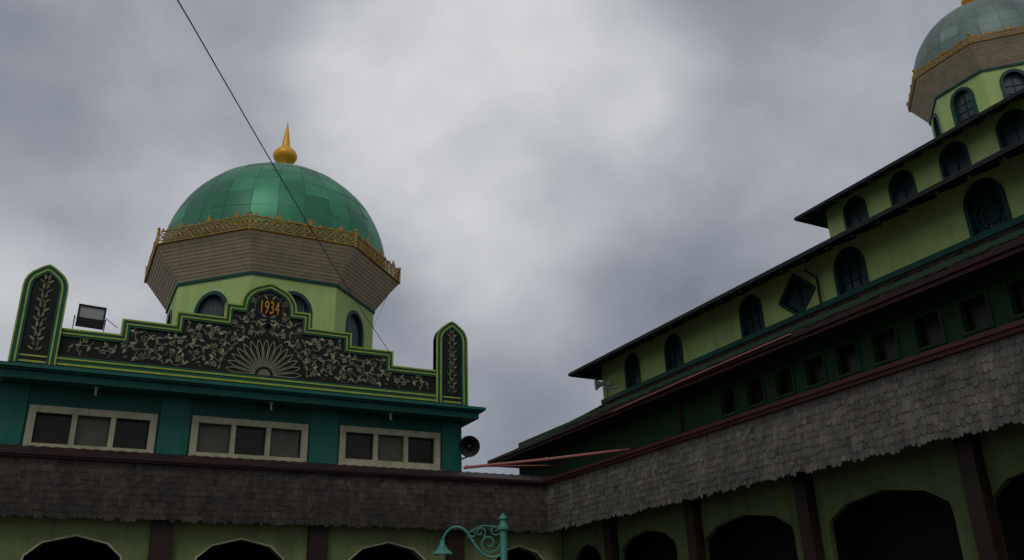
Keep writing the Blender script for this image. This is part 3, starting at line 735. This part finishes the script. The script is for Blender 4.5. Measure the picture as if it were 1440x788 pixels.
q=lp(623,759); m=MB(); m.lathe([(.02,.03),(.035,.02),(.035,-.02),(.06,-.05),(.075,-.09),(.13,-.13),(.15,-.16),(.14,-.16),(.11,-.13),(.03,-.08)],q,Z,20); m.build('lamp_shade',LAMPG,lamp,True)
m=MB(); m.lathe([(.01,-.09),(.05,-.12),(.055,-.16),(.03,-.2),(.005,-.215)],q,Z,14); m.build('bulb',WHT,lamp,True)
# ================================================================ WORLD
w=bpy.data.worlds.new('World'); bpy.context.scene.world=w; w.use_nodes=True; nt=w.node_tree; N=nt.nodes; L=nt.links
bg=N['Background']; bg.inputs[1].default_value=1.0
tc=N.new('ShaderNodeTexCoord')
def noise(scale,detail,rough,dist,mscale,loc=(0,0,0)):
    mp=N.new('ShaderNodeMapping'); mp.inputs['Scale'].default_value=mscale; mp.inputs['Location'].default_value=loc; L.new(tc.outputs['Generated'],mp.inputs[0])
    n=N.new('ShaderNodeTexNoise'); n.inputs['Scale'].default_value=scale; n.inputs['Detail'].default_value=detail; n.inputs['Roughness'].default_value=rough; n.inputs['Distortion'].default_value=dist
    L.new(mp.outputs[0],n.inputs['Vector']); return n
n1=noise(2.0,4,.45,.1,(1,1,1.4),(3.1,.4,1.7)); n2=noise(4.5,6,.55,.2,(1,1,1.3),(7,2,5))
mx=N.new('ShaderNodeMath'); mx.operation='MULTIPLY_ADD'; L.new(n2.outputs['Fac'],mx.inputs[0]); mx.inputs[1].default_value=.42; L.new(n1.outputs['Fac'],mx.inputs[2])
mb_=N.new('ShaderNodeMath'); mb_.operation='SUBTRACT'; L.new(mx.outputs[0],mb_.inputs[0]); mb_.inputs[1].default_value=.05
def blob(px,py,lo,amt,prev):
    d=ray(px,py).normalized(); vm=N.new('ShaderNodeVectorMath'); vm.operation='DOT_PRODUCT'; L.new(tc.outputs['Generated'],vm.inputs[0]); vm.inputs[1].default_value=d
    mr=N.new('ShaderNodeMapRange'); mr.interpolation_type='SMOOTHERSTEP'; mr.inputs[1].default_value=lo; mr.inputs[2].default_value=1; L.new(vm.outputs['Value'],mr.inputs[0])
    ma=N.new('ShaderNodeMath'); ma.operation='MULTIPLY_ADD'; L.new(mr.outputs[0],ma.inputs[0]); ma.inputs[1].default_value=amt; L.new(prev,ma.inputs[2]); return ma.outputs[0]
v=mb_.outputs[0]
v=blob(715,175,.955,.30,v); v=blob(960,310,.97,-.08,v); v=blob(60,20,.95,-.12,v); v=blob(100,350,.965,.10,v); v=blob(1180,40,.97,.06,v)
rp=N.new('ShaderNodeValToRGB'); L.new(v,rp.inputs[0]); e=rp.color_ramp.elements
e[0].position=.40; e[0].color=(.175,.200,.232,1); e[1].position=1.0; e[1].color=(.76,.765,.77,1)
x_=e.new(.60); x_.color=(.305,.323,.366,1); x_=e.new(.76); x_.color=(.47,.483,.515,1)
sk=N.new('ShaderNodeTexSky'); sk.sky_type='NISHITA'; sk.sun_disc=False
sv=V((-.40,-.52,.76)).normalized(); sk.sun_elevation=math.asin(sv.z); sk.sun_rotation=math.atan2(sv.x,sv.y)
ss=N.new('ShaderNodeVectorMath'); ss.operation='SCALE'; ss.inputs['Scale'].default_value=.08; L.new(sk.outputs[0],ss.inputs[0])
mm=N.new('ShaderNodeMixRGB'); mm.inputs[0].default_value=.94; L.new(ss.outputs[0],mm.inputs[1]); L.new(rp.outputs[0],mm.inputs[2])
L.new(mm.outputs[0],bg.inputs[0])
sd=bpy.data.lights.new('sun','SUN'); sd.energy=.7; sd.angle=R(20); sd.color=(1,.96,.9); so=bpy.data.objects.new('sun',sd); COL.objects.link(so)
so.rotation_euler=(-sv).to_track_quat('-Z','Y').to_euler(); so.location=(0,0,30)
sc=bpy.context.scene; sc.view_settings.view_transform='Standard'; sc.view_settings.look='None'; sc.view_settings.exposure=0
